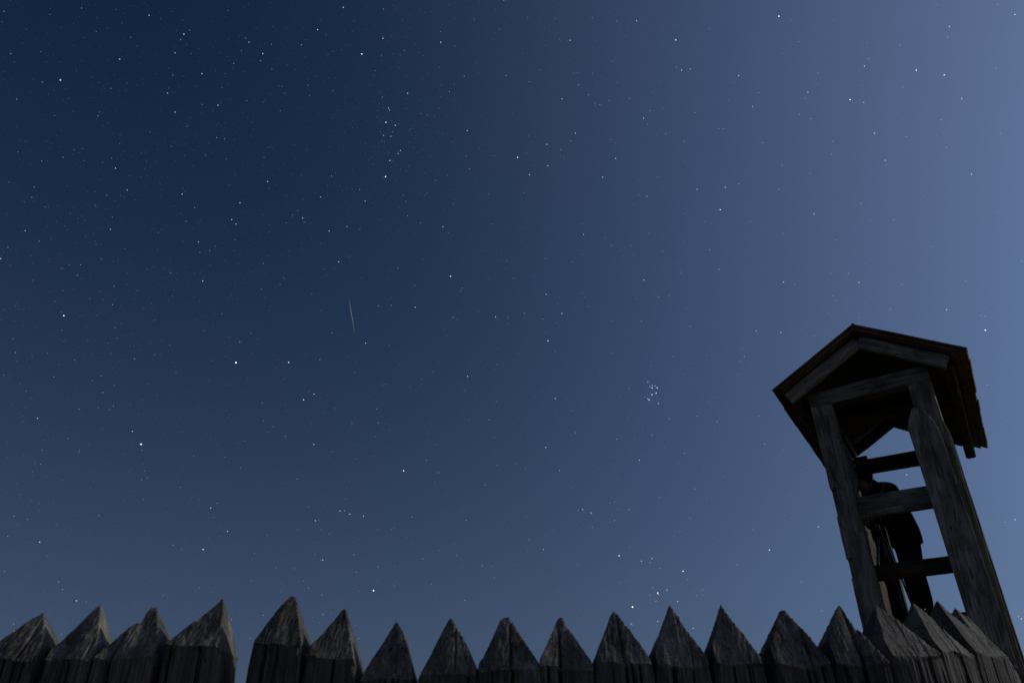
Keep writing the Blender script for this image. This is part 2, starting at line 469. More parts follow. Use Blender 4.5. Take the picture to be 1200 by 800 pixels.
notched_post('post', -.605, -.395, 0, .20, Z + 3.752, [(Z + 2.58, Z + 2.86), (Z + 1.98, Z + 2.16)], 3)
timber('post', (.448, .11, 0), (.448, .11, Z + 3.785), .215, .20, seed=4, up=UPY)
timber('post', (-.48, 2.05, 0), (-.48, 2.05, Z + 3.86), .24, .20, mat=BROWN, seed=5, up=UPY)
timber('post', (.50, 2.05, 0), (.50, 2.05, Z + 3.86), .20, .20, seed=6, up=UPY)

# the thick plank spiked on the front right post, its head cut to a lopsided point
def plank_prism(name, prof, y0, y1, mat, seed):
    """prof: closed outline in (x, z), extruded from y0 to y1"""
    zmin = min(z for _, z in prof)
    V, Fc = [], []
    m = len(prof)
    for y in (y0, y1):
        for (x, z) in prof: V.append((z, x, y))
    Fc.append(tuple(range(m))); Fc.append(tuple(range(2 * m - 1, m - 1, -1)))
    for q in range(m):
        r = (q + 1) % m
        Fc.append((q, q + m, r + m, r))
    o = mesh_obj(name, V, Fc, mat, TW)
    o.matrix_local = Matrix(((0, 1, 0), (0, 0, 1), (1, 0, 0))).to_4x4()
    bm = bmesh.new(); bm.from_mesh(o.data)
    bmesh.ops.recalc_face_normals(bm, faces=bm.faces)
    bmesh.ops.bevel(bm, geom=[e for e in bm.edges], offset=.006, segments=1, affect='EDGES')
    bm.to_mesh(o.data); bm.free()
    return o
rr = random.Random(8)
left_e = [(.385, 0.0), (.345, Z + 1.0), (.333, Z + 1.53), (.300, Z + 2.3), (.281, Z + 2.7), (.262, Z + 3.12), (.252, Z + 3.30), (.325, Z + 3.475), (.363, Z + 3.485)]
right_e = [(.421, Z + 3.441), (.485, Z + 3.327), (.513, Z + 3.224), (.526, Z + 3.09), (.531, Z + 2.986), (.539, Z + 2.766), (.537, Z + 2.688), (.550, Z + 2.45), (.563, Z + 2.242), (.570, Z + 2.05), (.582, Z + 1.80), (.60, Z + 1.3), (.63, 0.0)]
plank_prism('post_plank', left_e + right_e, -.115, -.002, TIMBER, 8)
plank_prism('side_plank', [(.664, 0.0), (.563, Z + 3.36), (.580, Z + 3.285), (.598, Z + 3.214), (.602, Z + 3.1), (.601, Z + 2.76), (.640, Z + 1.5), (.70, 0.0)], .012, .19, TIMBER, 9)

# plates, beams and railings
timber('beam', (-.612, .075, Z + 3.835), (.560, .075, Z + 3.875), .15, .175, seed=9)
timber('beam', (-.40, 2.03, Z + 3.745), (.40, 2.03, Z + 3.745), .12, .17, mat=BROWN, seed=10)
for s in (-1, 1):
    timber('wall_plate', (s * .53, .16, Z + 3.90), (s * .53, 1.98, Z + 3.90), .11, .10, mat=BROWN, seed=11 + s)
timber('rail', (-.392, .13, Z + 2.665), (.352, .13, Z + 2.665), .07, .215, seed=14)
timber('rail', (-.42, .26, Z + 2.055), (.50, .26, Z + 2.055), .07, .15, mat=BROWN, seed=15)
for s in (-1, 1):                                  # boarded flanks between the front and rear posts
    z_ = Z + 1.80; k = 0
    while z_ < Z + 3.80:
        h_ = (.23, .26, .215, .245)[k % 4]
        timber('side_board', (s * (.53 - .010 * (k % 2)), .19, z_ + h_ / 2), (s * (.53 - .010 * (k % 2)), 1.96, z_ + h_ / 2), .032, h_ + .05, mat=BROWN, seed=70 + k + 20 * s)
        z_ += h_; k += 1
# rafters in three pairs; peak at z 4.36, foot at x = 0.83
def rafter(y, s, z_peak=Z + 4.375, foot=.84, h=.13, w=.07, mat=TIMBER, seed=20):
    sl = math.tan(R(30.2))
    a = (0.004 * s, y, z_peak - h / 2 / math.cos(R(30.2))); b = (s * foot, y, z_peak - h / 2 / math.cos(R(30.2)) - foot * sl)
    return timber('rafter', a, b, w, h, mat=mat, seed=seed)
rafter(-.13, -1, foot=.785, seed=21); rafter(-.13, 1, foot=.745, seed=22)
for q, y in enumerate((.95, 2.13)):
    rafter(y, -1, foot=.70, mat=BROWN, seed=23 + q); rafter(y, 1, foot=.70, mat=BROWN, seed=26 + q)
timber('collar_tie', (-.33, .95, Z + 4.03), (.33, .95, Z + 4.03), .05, .10, mat=BROWN, seed=30)
for s in (-1, 1):
    x = .735
    timber('purlin', (s * x, -.09, Z + 3.865), (s * x, 2.60, Z + 3.865), .11, .07, mat=BROWN, seed=31 + s)

# board roof: planks run from ridge to eave, each a little longer or shorter, thin cover strips over the joints
def roof_slope(s, seed):
    rnd = random.Random(seed)
    V, Fc = [], []
    def box(y0, y1, l0, l1, z0, z1, n=7):
        st = len(V)
        for q in range(n + 1):
            l = l0 + (l1 - l0) * q / n
            wob = .003 * noise.noise(Vector((l * 3, y0 * 7, seed)))
            for (y, z) in ((y0, z0), (y1, z0), (y1, z1), (y0, z1)):
                V.append((l, y + .002 * noise.noise(Vector((l * 9, y * 5, z))), z + wob))
        for q in range(n):
            a = st + 4 * q
            for k in range(4): Fc.append((a + k, a + (k + 1) % 4, a + 4 + (k + 1) % 4, a + 4 + k))
        Fc.append((st + 3, st + 2, st + 1, st)); e = st + 4 * n; Fc.append((e, e + 1, e + 2, e + 3))
    SL = (.93 if s > 0 else .905) / math.cos(R(30.2))
    y = -.25
    while y < 2.50:
        w = rnd.uniform(.13, .19)
        y2 = min(y + w, 2.53)
        box(y + .002, y2 - .002, 0.0, SL - .075 + rnd.uniform(-.008, .008), -.030, -.006)
        y = y2
    y = -.25; k = 0
    while y < 2.50:                                   # upper layer
        w = rnd.uniform(.24, .30)
        y2 = min(y + w, 2.53)
        up = .0025 if k % 2 else .0
        box(y - .012, y2 + .012, -.015, SL + rnd.choice((-.005, -.002, .002, .005)) + rnd.uniform(-.003, .003), .002 + up * 3, .022 + up * 3)
        y = y2; k += 1
    o = mesh_obj('roof_slope', V, Fc, SHINGLE, TW)
    a = R(30.2)
    X = Vector((s * math.cos(a), 0, -math.sin(a))); Zv = Vector((s * math.sin(a), 0, math.cos(a))); Yv = Zv.cross(X)
    M = Matrix((X, Vector((0, 1, 0)), Zv)).transposed().to_4x4()
    M.translation = (0, 0, Z + 4.435)
    o.matrix_local = M
    bm = bmesh.new(); bm.from_mesh(o.data); bmesh.ops.recalc_face_normals(bm, faces=bm.faces); bm.to_mesh(o.data); bm.free()
    return o
roof_slope(-1, 3); roof_slope(1, 4)
timber('ridge_cap', (0, -.255, Z + 4.462), (0, 2.535, Z + 4.462), .028, .016, mat=SHINGLE, seed=40, wear=.5)

# floor of the lookout, rear half, with the joists that carry it
fV = []
for q in range(8):
    y0 = 1.0 + q * .14
    timber('floor_board', (-.47, y0, Z + 1.745), (.47, y0, Z + 1.745), .134, .032, mat=BROWN, seed=50 + q)
for s in (-1, 1):
    timber('joist', (s * .44, .205, Z + 1.67), (s * .44, 2.15, Z + 1.67), .09, .11, mat=BROWN, seed=60 + s)

# ------------------------------------------------------------------ person
def skin_mesh(verts, edges, radii, levels=2, root=0):
    me = bpy.data.meshes.new('skin_tmp'); me.from_pydata(verts, edges, []); me.update()
    o = bpy.data.objects.new('skin_tmp', me); C.objects.link(o)
    md = o.modifiers.new('s', 'SKIN'); md.use_smooth_shade = True
    for i, r in enumerate(radii):
        sv = me.skin_vertices[0].data[i]
        sv.radius = (r, r) if not isinstance(r, tuple) else r
        sv.use_root = (i == root)
    if levels:
        sb = o.modifiers.new('d', 'SUBSURF'); sb.levels = levels; sb.render_levels = levels
    bpy.context.view_layer.update()
    dg = bpy.context.evaluated_depsgraph_get()
    out = bpy.data.meshes.new_from_object(o.evaluated_get(dg))
    bpy.data.objects.remove(o)
    return out

def link_mesh(name, me, mat, parent):
    me.name = name; me.materials.clear(); me.materials.append(mat)
    o = bpy.data.objects.new(name, me); C.objects.link(o); o.parent = parent
    me.polygons.foreach_set('use_smooth', [True] * len(me.polygons))
    return o

def tower_pt(x, y, z):
    c, s = math.cos(R(-30)), math.sin(R(-30))
    return Vector((CF.x + c * x - s * y, CF.y + s * x + c * y, z))

PZ = Z + 1.763
person = tag(empty('person', tower_pt(-.10, 1.30, PZ), R(-30 + 38)), 'person in dark jacket and trousers bending forward over a tripod inside the lookout tower', 'person')
# faces local -X; y is the person's side axis
SKIN = plain('skin', (.42, .27, .2), .55, noise_scale=40)
JACKET = plain('dark_jacket', (.02, .02, .023), .85, noise_scale=25)
TROUSER = plain('dark_trousers', (.018, .019, .024), .9, noise_scale=25)
SHOE = plain('dark_shoe', (.02, .018, .016), .6)
HAIR = plain('dark_hair', (.02, .014, .01), .7, noise_scale=90)

def build_person():
    V, E, Rr = [], [], []
    def add(p, r, link=None):
        V.append(p); Rr.append(r)
        if link is not None: E.append((link, len(V) - 1))
        return len(V) - 1
    pel = add((.0, 0, .93), (.15, .12))
    wai = add((-.04, 0, 1.10), (.135, .11), pel)
    che = add((-.11, 0, 1.28), (.15, .12), wai)
    ubk = add((-.18, 0, 1.385), (.12, .10), che)
    nk = add((-.24, 0, 1.435), .058, ubk)
    nk2 = add((-.27, 0, 1.445), .055, nk)
    hd = add((-.30, 0, 1.455), (.082, .088), nk2)
    hd2 = add((-.355, 0, 1.425), (.078, .088), hd)
    hd3 = add((-.385, 0, 1.375), (.055, .06), hd2)
    for s in (-1, 1):
        sh = add((-.17, s * .17, 1.365), .066, ubk)
        el = add((-.15, s * .255, 1.09), .045, sh)
        el2 = add((-.17, s * .25, 1.06), .042, el)
        wr = add((-.345, s * .115, 1.045), .027, el2)
        pl = add((-.40, s * .09, 1.045), (.034, .02), wr)
        pl2 = add((-.432, s * .078, 1.04), (.036, .018), pl)
        hp = add((.0, s * .075, .86), .088, pel)
        kn = add((-.015, s * .08, .48), .058, hp)
        cf = add((.01, s * .08, .34), .054, kn)
        an = add((.02, s * .082, .085), .036, cf)
        ft = add((-.06, s * .092, .045), (.034, .026), an)
        add((-.15, s * .10, .035), (.036, .022), ft)
    me = skin_mesh(V, E, Rr, 2, pel)
    bm = bmesh.new(); bm.from_mesh(me)
    def blend(mm):
        t = bpy.data.meshes.new('t'); t = mm; bm.from_mesh(t)
    # fingers, rooted in the palms
    for s in (-1, 1):
        for k in range(4):
            off = (-.026 + .0175 * k)
            ln = (.9, 1.0, .95, .78)[k]
            b0 = Vector((-.435, s * .078 + off, 1.04))
            pts = [b0, b0 + Vector((-.035 * ln, 0, -.004)), b0 + Vector((-.058 * ln, 0, -.022)), b0 + Vector((-.064 * ln, 0, -.045))]
            blend(skin_mesh([tuple(p) for p in pts], [(0, 1), (1, 2), (2, 3)], [.010, .0095, .0085, .0075], 1, 0))
        t0 = Vector((-.40, s * .078 - s * .030, 1.04))
        pts = [t0, t0 + Vector((-.025, -s * .022, -.008)), t0 + Vector((-.05, -s * .024, -.02))]
        blend(skin_mesh([tuple(p) for p in pts], [(0, 1), (1, 2)], [.012, .0105, .009], 1, 0))
    # nose, ears
    blend(skin_mesh([(-.405, 0, 1.40), (-.435, 0, 1.375), (-.445, 0, 1.352)], [(0, 1), (1, 2)], [.012, .014, .012], 1, 0))
    for s in (-1, 1):
        blend(skin_mesh([(-.335, s * .078, 1.39), (-.33, s * .094, 1.42), (-.31, s * .092, 1.44)], [(0, 1), (1, 2)], [.012, .014, .01], 1, 0))
    bm.to_mesh(me); bm.free()
    link_mesh('body', me, SKIN, person)
    # jacket: torso and sleeves with a hem and a raised collar
    rings = [(.795, .0, .138, .178), (.80, .0, .148, .188), (.86, -.002, .15, .19), (.95, -.008, .146, .186), (1.08, -.035, .138, .178), (1.19, -.07, .138, .185),
             (1.29, -.115, .135, .195), (1.37, -.165, .12, .175), (1.42, -.205, .092, .13), (1.45, -.235, .074, .086), (1.485, -.268, .068, .074)]
    JV, JF, n = [], [], 28
    for z, cx, rx, ry in rings:
        for q in range(n):
            t = 2 * math.pi * q / n
            fold = 1 + .022 * noise.noise(Vector((math.cos(t) * 2.2, math.sin(t) * 2.2, z * 7)))
            JV.append((cx + rx * fold * math.cos(t), ry * fold * math.sin(t), z - .10 * math.cos(t) * rx * (z > 1.15)))
    for k in range(len(rings) - 1):
        for q in range(n):
            r = (q + 1) % n
            JF.append((k * n + q, k * n + r, (k + 1) * n + r, (k + 1) * n + q))
    JF.append(tuple(range(n - 1, -1, -1)))
    jm = bpy.data.meshes.new('jacket'); jm.from_pydata(JV, [], JF); jm.update()
    bm = bmesh.new(); bm.from_mesh(jm)
    for s in (-1, 1):
        bm.from_mesh(skin_mesh([(-.165, s * .15, 1.365), (-.16, s * .195, 1.33), (-.15, s * .255, 1.10), (-.17, s * .25, 1.06), (-.325, s * .125, 1.045)],
                               [(0, 1), (1, 2), (2, 3), (3, 4)], [.085, .082, .062, .060, .044], 2, 0))
    bm.to_mesh(jm); bm.free()
    link_mesh('jacket', jm, JACKET, person)
    V, E, Rr = [], [], []
    p0 = add((.0, 0, .95), (.16, .135)); p1 = add((.0, 0, .88), (.165, .14), p0)
    for s in (-1, 1):
        h = add((.0, s * .077, .80), .098, p1); k = add((-.012, s * .08, .48), .072, h); c_ = add((.008, s * .08, .30), .066, k); add((.018, s * .082, .10), .055, c_)
    link_mesh('trousers', skin_mesh(V, E, Rr, 2, 0), TROUSER, person)
    for s in (-1, 1):
        me = skin_mesh([(.05, s * .082, .06), (.0, s * .086, .062), (-.08, s * .094, .05), (-.17, s * .104, .04)], [(0, 1), (1, 2), (2, 3)], [(.042, .05), (.046, .055), (.047, .044), (.043, .034)], 2, 0)
        link_mesh('shoe', me, SHOE, person)
    me = skin_mesh([(-.275, 0, 1.475), (-.31, 0, 1.485), (-.36, 0, 1.465)], [(0, 1), (1, 2)], [(.083, .083), (.096, .088), (.086, .075)], 2, 0)
    link_mesh('hair', me, HAIR, person)
build_person()

# ------------------------------------------------------------------ tripod
tri = tag(empty('tripod', tower_pt(-.30, .98, PZ), R(-30)), 'camera tripod with shiny metal legs standing on the lookout floor', 'tripod')
METAL = plain('brushed_metal', (.55, .55, .56), .3, 1.0, noise_scale=60)
BLACK = plain('black_plastic', (.02, .02, .02), .5)
def tube(name, a, b, r0, r1, mat, parent, n=12):
    a, b = Vector(a), Vector(b); X = (b - a).normalized()
    u = X.orthogonal().normalized(); v = X.cross(u)
    V, Fc = [], []
    for p, r in ((a, r0), (b, r1)):
        for q in range(n):
            t = 2 * math.pi * q / n
            V.append(p + u * (r * math.cos(t)) + v * (r * math.sin(t)))
    for q in range(n): Fc.append((q, (q + 1) % n, n + (q + 1) % n, n + q))
    Fc.append(tuple(range(n - 1, -1, -1))); Fc.append(tuple(range(n, 2 * n)))
    return mesh_obj(name, V, Fc, mat, parent)
for k in range(3):
    a = R(-70 + 120 * k)
    top = Vector((.035 * math.cos(a), .035 * math.sin(a), .86)); ft = Vector((.22 * math.cos(a), .22 * math.sin(a), .012))
    mid = top.lerp(ft, .5)
    lg = tube('leg', top, mid, .015, .014, METAL, tri)
    tube('lower_tube', mid.lerp(top, .06), ft, .0105, .010, METAL, lg)
    tube('clamp', mid.lerp(top, .03), mid.lerp(ft, .05), .020, .019, BLACK, lg)
    tube('rubber_foot', ft.lerp(top, .02), ft - Vector((0, 0, .012)), .014, .016, BLACK, lg)
tube('centre_column', (0, 0, .62), (0, 0, .97), .014, .014, METAL, tri)
tube('hub', (0, 0, .82), (0, 0, .89), .05, .042, BLACK, tri)
tube('head', (0, 0, .965), (0, 0, 1.03), .028, .024, BLACK, tri)

# ------------------------------------------------------------------ stars
DIST = 3000.0
PX = DIST / (F)                   # metres per photo pixel at that distance
COL = {'w': (.86, .90, 1.0), 'b': (.46, .62, 1.0), 'o': (1.0, .76, .50)}
WORD = {'w': 'white', 'b': 'blue', 'o': 'orange'}
RAD = {0: 1.30, 1: .95, 2: .72, 3: .58, 4: .46}
PWR = {0: 2.6, 1: 2.1, 2: 1.15, 3: .55, 4: .28}
star_mats = {(c, k): glow('starlight_%s_%s' % (WORD[k], ('brilliant', 'bright', 'medium', 'small', 'faint')[c]), COL[k], PWR[c]) for c in PWR for k in COL}
def ico():
    bm = bmesh.new(); bmesh.ops.create_icosphere(bm, subdivisions=1, radius=1.0)
    me = bpy.data.meshes.new('star'); bm.to_mesh(me); bm.free(); return me
ICO = ico()
star_mesh = {}
for key, m in star_mats.items():
    me = ICO.copy(); me.name = 'star'; me.materials.append(m); star_mesh[key] = me

TILES = {
(0, 0): "283,376,1,b 699,73,2,o 561,278,2,w 613,176,3,b 862,161,2,w 847,187,3,w 889,142,3,o 821,249,2,b 946,346,2,o 1167,199,2,b 1022,494,2,w 785,437,2,b 820,526,2,o 810,353,3,w 1095,298,3,o 460,543,3,o 542,789,2,w 295,738,3,o 195,755,3,o 520,415,3,b 877,593,3,b 1156,472,3,b 1060,746,3,b 1053,652,3,w 1016,645,3,w 78,465,3,w 51,253,3,w 382,39,3,w 235,69,4,o 19,54,3,w 1068,50,4,w 191,244,4,o 198,385,3,w 83,712,3,b 523,742,3,b 561,673,4,w 394,753,4,b 480,762,4,o 388,697,4,w 347,702,4,w 703,620,4,o 256,542,4,w 322,461,4,o 895,253,4,w 856,95,4,w 1132,239,4,w 947,490,4,w 1041,411,4,w 964,727,4,b 803,686,4,b 452,149,4,w 1151,180,3,b 466,526,4,w",
(300, 0): "409,36,2,o 289,140,2,w 595,181,2,w 496,254,1,w 588,259,3,b 866,199,2,w 711,438,2,w 592,456,3,w 621,507,2,b 626,517,2,b 609,574,1,b 598,635,2,b 632,640,2,b 653,588,2,w 669,582,4,w 582,617,4,w 677,706,2,o 666,720,2,b 627,753,2,w 990,613,2,w 32,252,2,w 21,286,3,w 213,211,3,w 244,400,3,b 252,449,4,w 108,403,4,b 122,406,4,w 133,438,4,w 114,520,3,b 33,480,4,w 907,430,3,w 976,357,3,w 929,397,4,w 921,664,4,o 985,731,3,b 1001,793,3,w 1118,731,4,b 1173,355,3,w 598,44,3,w 1022,93,4,w 933,217,4,o 865,148,4,w 560,332,4,w 329,165,4,o 676,259,4,w 695,238,4,w 772,533,4,w 803,540,4,w 857,508,4,w 57,691,4,w 75,325,4,w 861,316,4,w 1162,3,3,w 1141,139,4,w 590,662,4,w 602,666,4,w 641,618,4,w 38,738,4,w 360,426,4,w 73,209,4,w",
(600, 0): "768,188,1,b 584,98,2,w 491,100,3,b 795,329,2,w 771,316,3,w 836,324,2,b 924,137,3,b 272,190,2,w 222,185,4,w 391,193,4,b 235,464,2,w 297,625,2,w 163,677,2,w 276,661,3,w 26,738,1,b 168,777,2,o 486,743,2,w 617,554,2,w 550,462,3,o 455,472,3,o 359,445,3,w 389,484,3,w 412,492,3,w 858,529,3,w 1063,356,2,w 1128,500,2,b 1157,435,3,w 991,603,3,w 968,603,3,w 806,662,3,w 721,627,3,w 646,520,3,w 635,583,3,o 230,702,3,w 243,744,4,b 77,639,4,w 988,309,4,b 310,399,3,w 283,414,4,b 1175,670,3,w 709,507,4,w 376,345,4,w 304,343,4,w 314,343,4,w 290,343,4,w 494,387,4,w 471,286,4,w 1016,471,4,w 461,656,4,w 487,671,4,w 676,633,4,w 81,384,3,w 67,719,4,w 376,85,4,w 202,88,4,w 134,328,4,w 74,84,4,w 1041,388,4,w 809,754,4,o",
(900, 0): "51,77,1,w 695,330,1,b 826,352,1,b 385,468,1,w 449,481,2,b 452,311,2,w 471,276,3,w 850,125,2,w 842,175,3,w 620,212,3,w 1077,23,3,o 1157,69,2,w 145,197,3,o 187,433,2,w 174,461,3,w 148,537,3,w 200,557,3,w 225,398,3,b 233,343,3,w 289,535,4,w 499,625,2,w 648,641,3,o 305,664,3,w 298,722,3,w 549,752,2,w 556,775,3,w 908,462,2,o 1070,320,3,w 631,409,3,w 811,562,3,w 837,691,3,w 1089,626,3,o 790,638,4,w 751,277,4,w 437,378,4,w 66,775,3,w 70,252,4,w 1050,276,4,w 794,23,4,w 106,97,4,w 305,95,4,w 462,200,4,w 278,617,4,w 606,536,4,w 609,691,4,w",
(0, 200): "118,281,2,b 299,679,1,w 518,275,2,b 596,91,2,b 527,218,3,b 500,116,3,o 854,110,2,w 873,238,3,b 930,334,2,b 937,382,3,o 983,374,3,w 1010,355,4,w 1086,230,2,w 1107,250,2,o 1125,151,2,w 912,173,3,w 950,517,2,w 294,561,3,b 535,541,3,o 528,628,3,w 378,441,3,w 363,490,3,w 3,412,2,w 37,359,3,w 183,331,3,w 241,318,4,o 43,54,3,b 160,77,3,w 149,125,3,w 211,170,4,w 800,479,3,w 450,346,4,w 659,31,4,o 741,290,4,o 690,461,4,o 288,459,4,w 325,440,4,w 153,514,4,w 257,612,4,w 287,663,4,w 584,366,4,w 421,601,4,o 645,562,4,w 540,735,4,w 548,785,4,w 958,749,4,w 1041,670,4,w 1176,762,4,w 290,747,4,w 62,788,4,w 1103,324,4,w 446,162,4,w 477,414,4,w",
(300, 200): "607,28,1,w 302,124,2,b 55,51,2,w 354,26,3,w 486,89,3,w 512,143,2,b 427,262,2,b 343,283,2,o 219,222,2,w 225,241,3,w 172,208,3,b 388,427,2,w 876,263,2,w 912,495,1,b 1123,684,2,w 1181,688,3,w 1181,716,4,w 746,640,2,w 924,687,3,w 943,696,4,w 710,212,3,w 702,144,3,b 689,115,4,w 771,244,4,w 841,47,4,w 1106,250,3,b 1175,422,3,b 666,457,3,w 34,434,3,w 132,503,3,b 25,556,3,o 356,760,3,w 457,692,4,w 634,631,3,w 574,633,3,w 634,597,4,w 895,772,4,w 880,744,4,w 967,551,3,w 959,563,4,w 1088,504,4,w 803,107,4,w 896,22,4,o 195,186,4,o 142,245,4,w 903,290,4,w 1091,110,4,w 487,274,4,w 321,461,4,w 262,578,4,w 436,402,4,w 926,155,4,w 746,537,4,w 1041,657,4,w 113,532,4,w 453,88,4,w",
(600, 200): "82,19,2,w 425,31,2,w 632,120,2,b 868,88,2,o 1000,78,2,w 1063,62,3,w 976,183,1,b 1118,238,3,b 335,299,2,o 467,349,3,w 437,314,4,w 571,394,3,b 705,377,3,w 618,512,2,o 686,590,3,w 737,583,3,w 791,477,3,b 828,468,4,o 970,463,2,b 803,328,4,w 926,371,3,w 914,373,4,w 283,427,3,b 157,412,3,b 329,393,4,w 8,503,3,b 160,579,2,w 234,669,2,w 145,695,3,w 58,668,3,w 209,713,4,w 169,797,1,b 607,705,3,w 836,730,3,w 1145,751,2,b 815,643,4,w 341,594,4,w 327,574,4,w 357,636,4,w 56,103,3,b 571,156,4,w 808,202,4,w 329,250,4,w 642,290,4,w 520,401,4,w 776,430,4,w 584,602,4,w 467,703,4,w 904,240,4,w 215,622,4,w 1130,153,4,w 559,350,4,w 682,31,4,w 593,115,4,w 156,757,4,w",
(900, 200): "216,204,2,w 51,88,3,w 317,326,3,w 73,522,2,w 126,532,3,w 426,523,2,w 377,481,3,w 304,586,3,w 318,608,3,w 60,758,2,w 573,648,3,w 837,651,2,w 1019,747,1,w 997,680,3,w 1018,680,3,w 628,532,3,w 927,516,3,w 767,357,3,w 589,230,3,w 436,153,3,w 954,17,2,w 733,124,4,w 196,12,3,w 454,437,4,w 1190,424,3,w 1077,197,4,w 700,214,4,w 458,619,4,w 220,774,4,w 73,294,4,w 477,233,4,w 296,481,4,w 152,750,4,w 101,744,4,w 1043,628,4,w 427,690,4,w 281,668,4,w 1067,58,4,w",
(0, 400): "1106,99,0,w 661,481,0,b 620,421,2,o 176,359,2,o 72,52,3,w 631,82,3,w 988,779,2,w 1018,758,3,w 370,317,3,w 482,238,3,w 532,302,3,w 513,320,4,w 433,184,4,w 474,161,3,w 252,166,3,w 191,574,3,o 372,511,4,w 367,520,4,o 825,146,4,w 725,62,4,w 223,55,4,w 349,86,4,w 664,647,3,w 690,638,4,w 674,740,4,w 908,537,4,w 1054,541,4,w 846,682,4,w 1128,592,4,w 1147,466,4,w 318,454,4,w 535,205,4,w 796,18,4,w 507,8,4,w 665,509,4,w 677,606,4,w 198,509,4,w 1124,3,3,w 17,158,4,w 92,197,4,w 122,233,4,w 995,90,4,o 460,311,4,w 152,608,4,w",
(300, 400): "153,98,1,b 223,273,1,b 272,246,2,o 299,85,3,w 514,8,2,w 624,18,4,w 466,98,4,b 464,145,4,w 565,315,3,o 574,381,3,o 450,383,3,b 271,482,2,w 137,444,3,w 34,372,3,b 57,424,4,w 82,399,4,w 30,288,3,o 692,605,1,o 193,644,3,o 607,200,4,w 592,202,4,w 776,177,4,w 722,213,4,w 992,163,2,w 976,226,4,w 982,234,4,w 1131,107,3,w 1127,280,4,w 1093,367,3,w 997,367,4,w 800,556,3,w 855,614,3,o 1075,672,3,w 1129,580,4,w 1118,448,4,w 559,443,4,w 626,414,4,w 370,314,4,w 357,517,4,w 466,550,4,w 247,234,4,w 248,775,4,w 421,737,4,w 830,142,4,w 134,174,4,w 844,485,4,w 801,426,4,w 837,659,4,w",
(600, 400): "203,267,2,w 281,325,3,b 298,427,3,w 158,496,2,w 223,604,2,b 598,555,2,o 595,568,4,w 490,457,3,w 655,438,3,w 738,361,3,w 540,357,4,w 808,523,3,w 961,376,3,w 949,397,4,w 867,349,3,w 859,690,3,w 690,731,3,w 549,787,3,w 495,787,3,b 482,750,3,w 459,757,3,w 331,787,2,w 311,790,3,w 278,685,4,w 757,70,3,w 830,102,4,w 911,62,4,w 1089,70,3,w 1079,33,3,b 1070,90,4,w 650,114,4,w 806,154,4,w 470,54,4,w 203,46,4,w 921,280,4,w 1158,350,3,w 1056,154,4,w 717,496,4,w 992,631,4,w 914,732,4,w 614,409,4,w 574,458,4,w 63,597,4,w 16,573,4,w 1184,481,4,w 496,642,4,w 409,600,4,w 509,255,4,w 546,220,3,w",
(0, 560): "66,177,3,o 36,271,3,w 186,299,2,w 21,437,3,o 275,485,3,w 293,521,3,o 358,574,2,o 952,334,1,b 1067,249,2,o 810,313,3,w 851,333,4,w 1033,270,4,w 1178,478,4,w 933,512,4,w 764,550,4,w 1085,662,3,w 1172,749,3,w 64,682,3,w 67,716,3,w 287,729,3,w 129,192,4,w 463,175,4,w 223,364,4,w 404,580,4,w 1003,183,4,w 1193,352,4,w",
(300, 560): "394,153,2,w 415,153,3,w 440,168,2,w 504,178,2,w 279,199,2,o 293,197,4,w 342,261,4,w 195,242,4,w 305,241,4,w 313,383,2,w 304,383,3,w 278,357,4,w 458,358,3,w 470,441,3,w 572,415,3,w 551,526,0,b 482,529,4,w 308,547,3,w 246,514,3,w 572,475,4,w 647,506,4,w 35,641,3,w 314,638,3,w 353,632,4,w 782,378,3,w 733,182,3,w 985,197,3,w 857,339,4,w 1061,410,3,w 1105,413,4,w 1117,467,3,w 978,572,3,w 941,362,4,w 702,279,4,w 634,240,4,w 646,233,4,w 650,411,4,w 823,496,4,w 466,690,4,w 482,750,3,w 1105,718,4,w 930,306,4,w 298,678,4,w 178,424,4,w 570,241,4,w 222,482,4,w 95,420,4,w 53,267,4,w",
(600, 560): "370,162,2,w 374,168,3,w 376,229,3,w 481,198,3,w 471,172,4,w 459,206,4,w 834,187,3,w 787,250,3,w 148,333,2,b 79,287,4,w 194,244,4,w 502,363,1,o 606,388,2,w 656,376,2,w 648,395,3,w 694,422,3,w 802,435,1,o 823,474,3,w 683,537,1,w 686,543,2,w 660,512,3,w 645,549,3,w 672,577,3,w 681,574,3,w 727,523,2,w 776,577,2,o 565,603,0,o 558,682,2,w 565,687,3,w 683,669,2,w 849,702,2,w 866,549,3,w 894,523,3,w 893,546,3,w 852,524,4,w 1057,406,3,w 965,295,4,w 310,406,4,w 74,340,4,w 550,323,4,w 509,489,4,w 650,585,4,w 322,614,4,w 1041,508,4,w 1130,242,4,w 66,182,4,w 800,363,4,w",
}
EXTRA = [(896, 520, 3, 'w'), (901.5, 644, 1, 'b'), (959, 617, 2, 'w'), (939.3, 681.5, 3, 'w'), (919.4, 603.5, 4, 'w'), (864, 661, 4, 'w'), (882, 620, 4, 'w'), (938.6, 550.6, 4, 'w'),
         (925, 580.7, 4, 'w'), (917.6, 527, 4, 'w'), (963, 715, 3, 'w'), (1157, 451, 3, 'w'), (1145, 430.6, 4, 'w'), (1177.7, 611.5, 3, 'w'), (1189.6, 608.5, 2, 'w'), (1197, 724.5, 2, 'w'),
         (1193.5, 721.5, 3, 'w'), (1143.5, 537.3, 3, 'w'), (1062.6, 556, 2, 'w'), (1181, 492, 4, 'w'), (1178, 508, 4, 'w')]
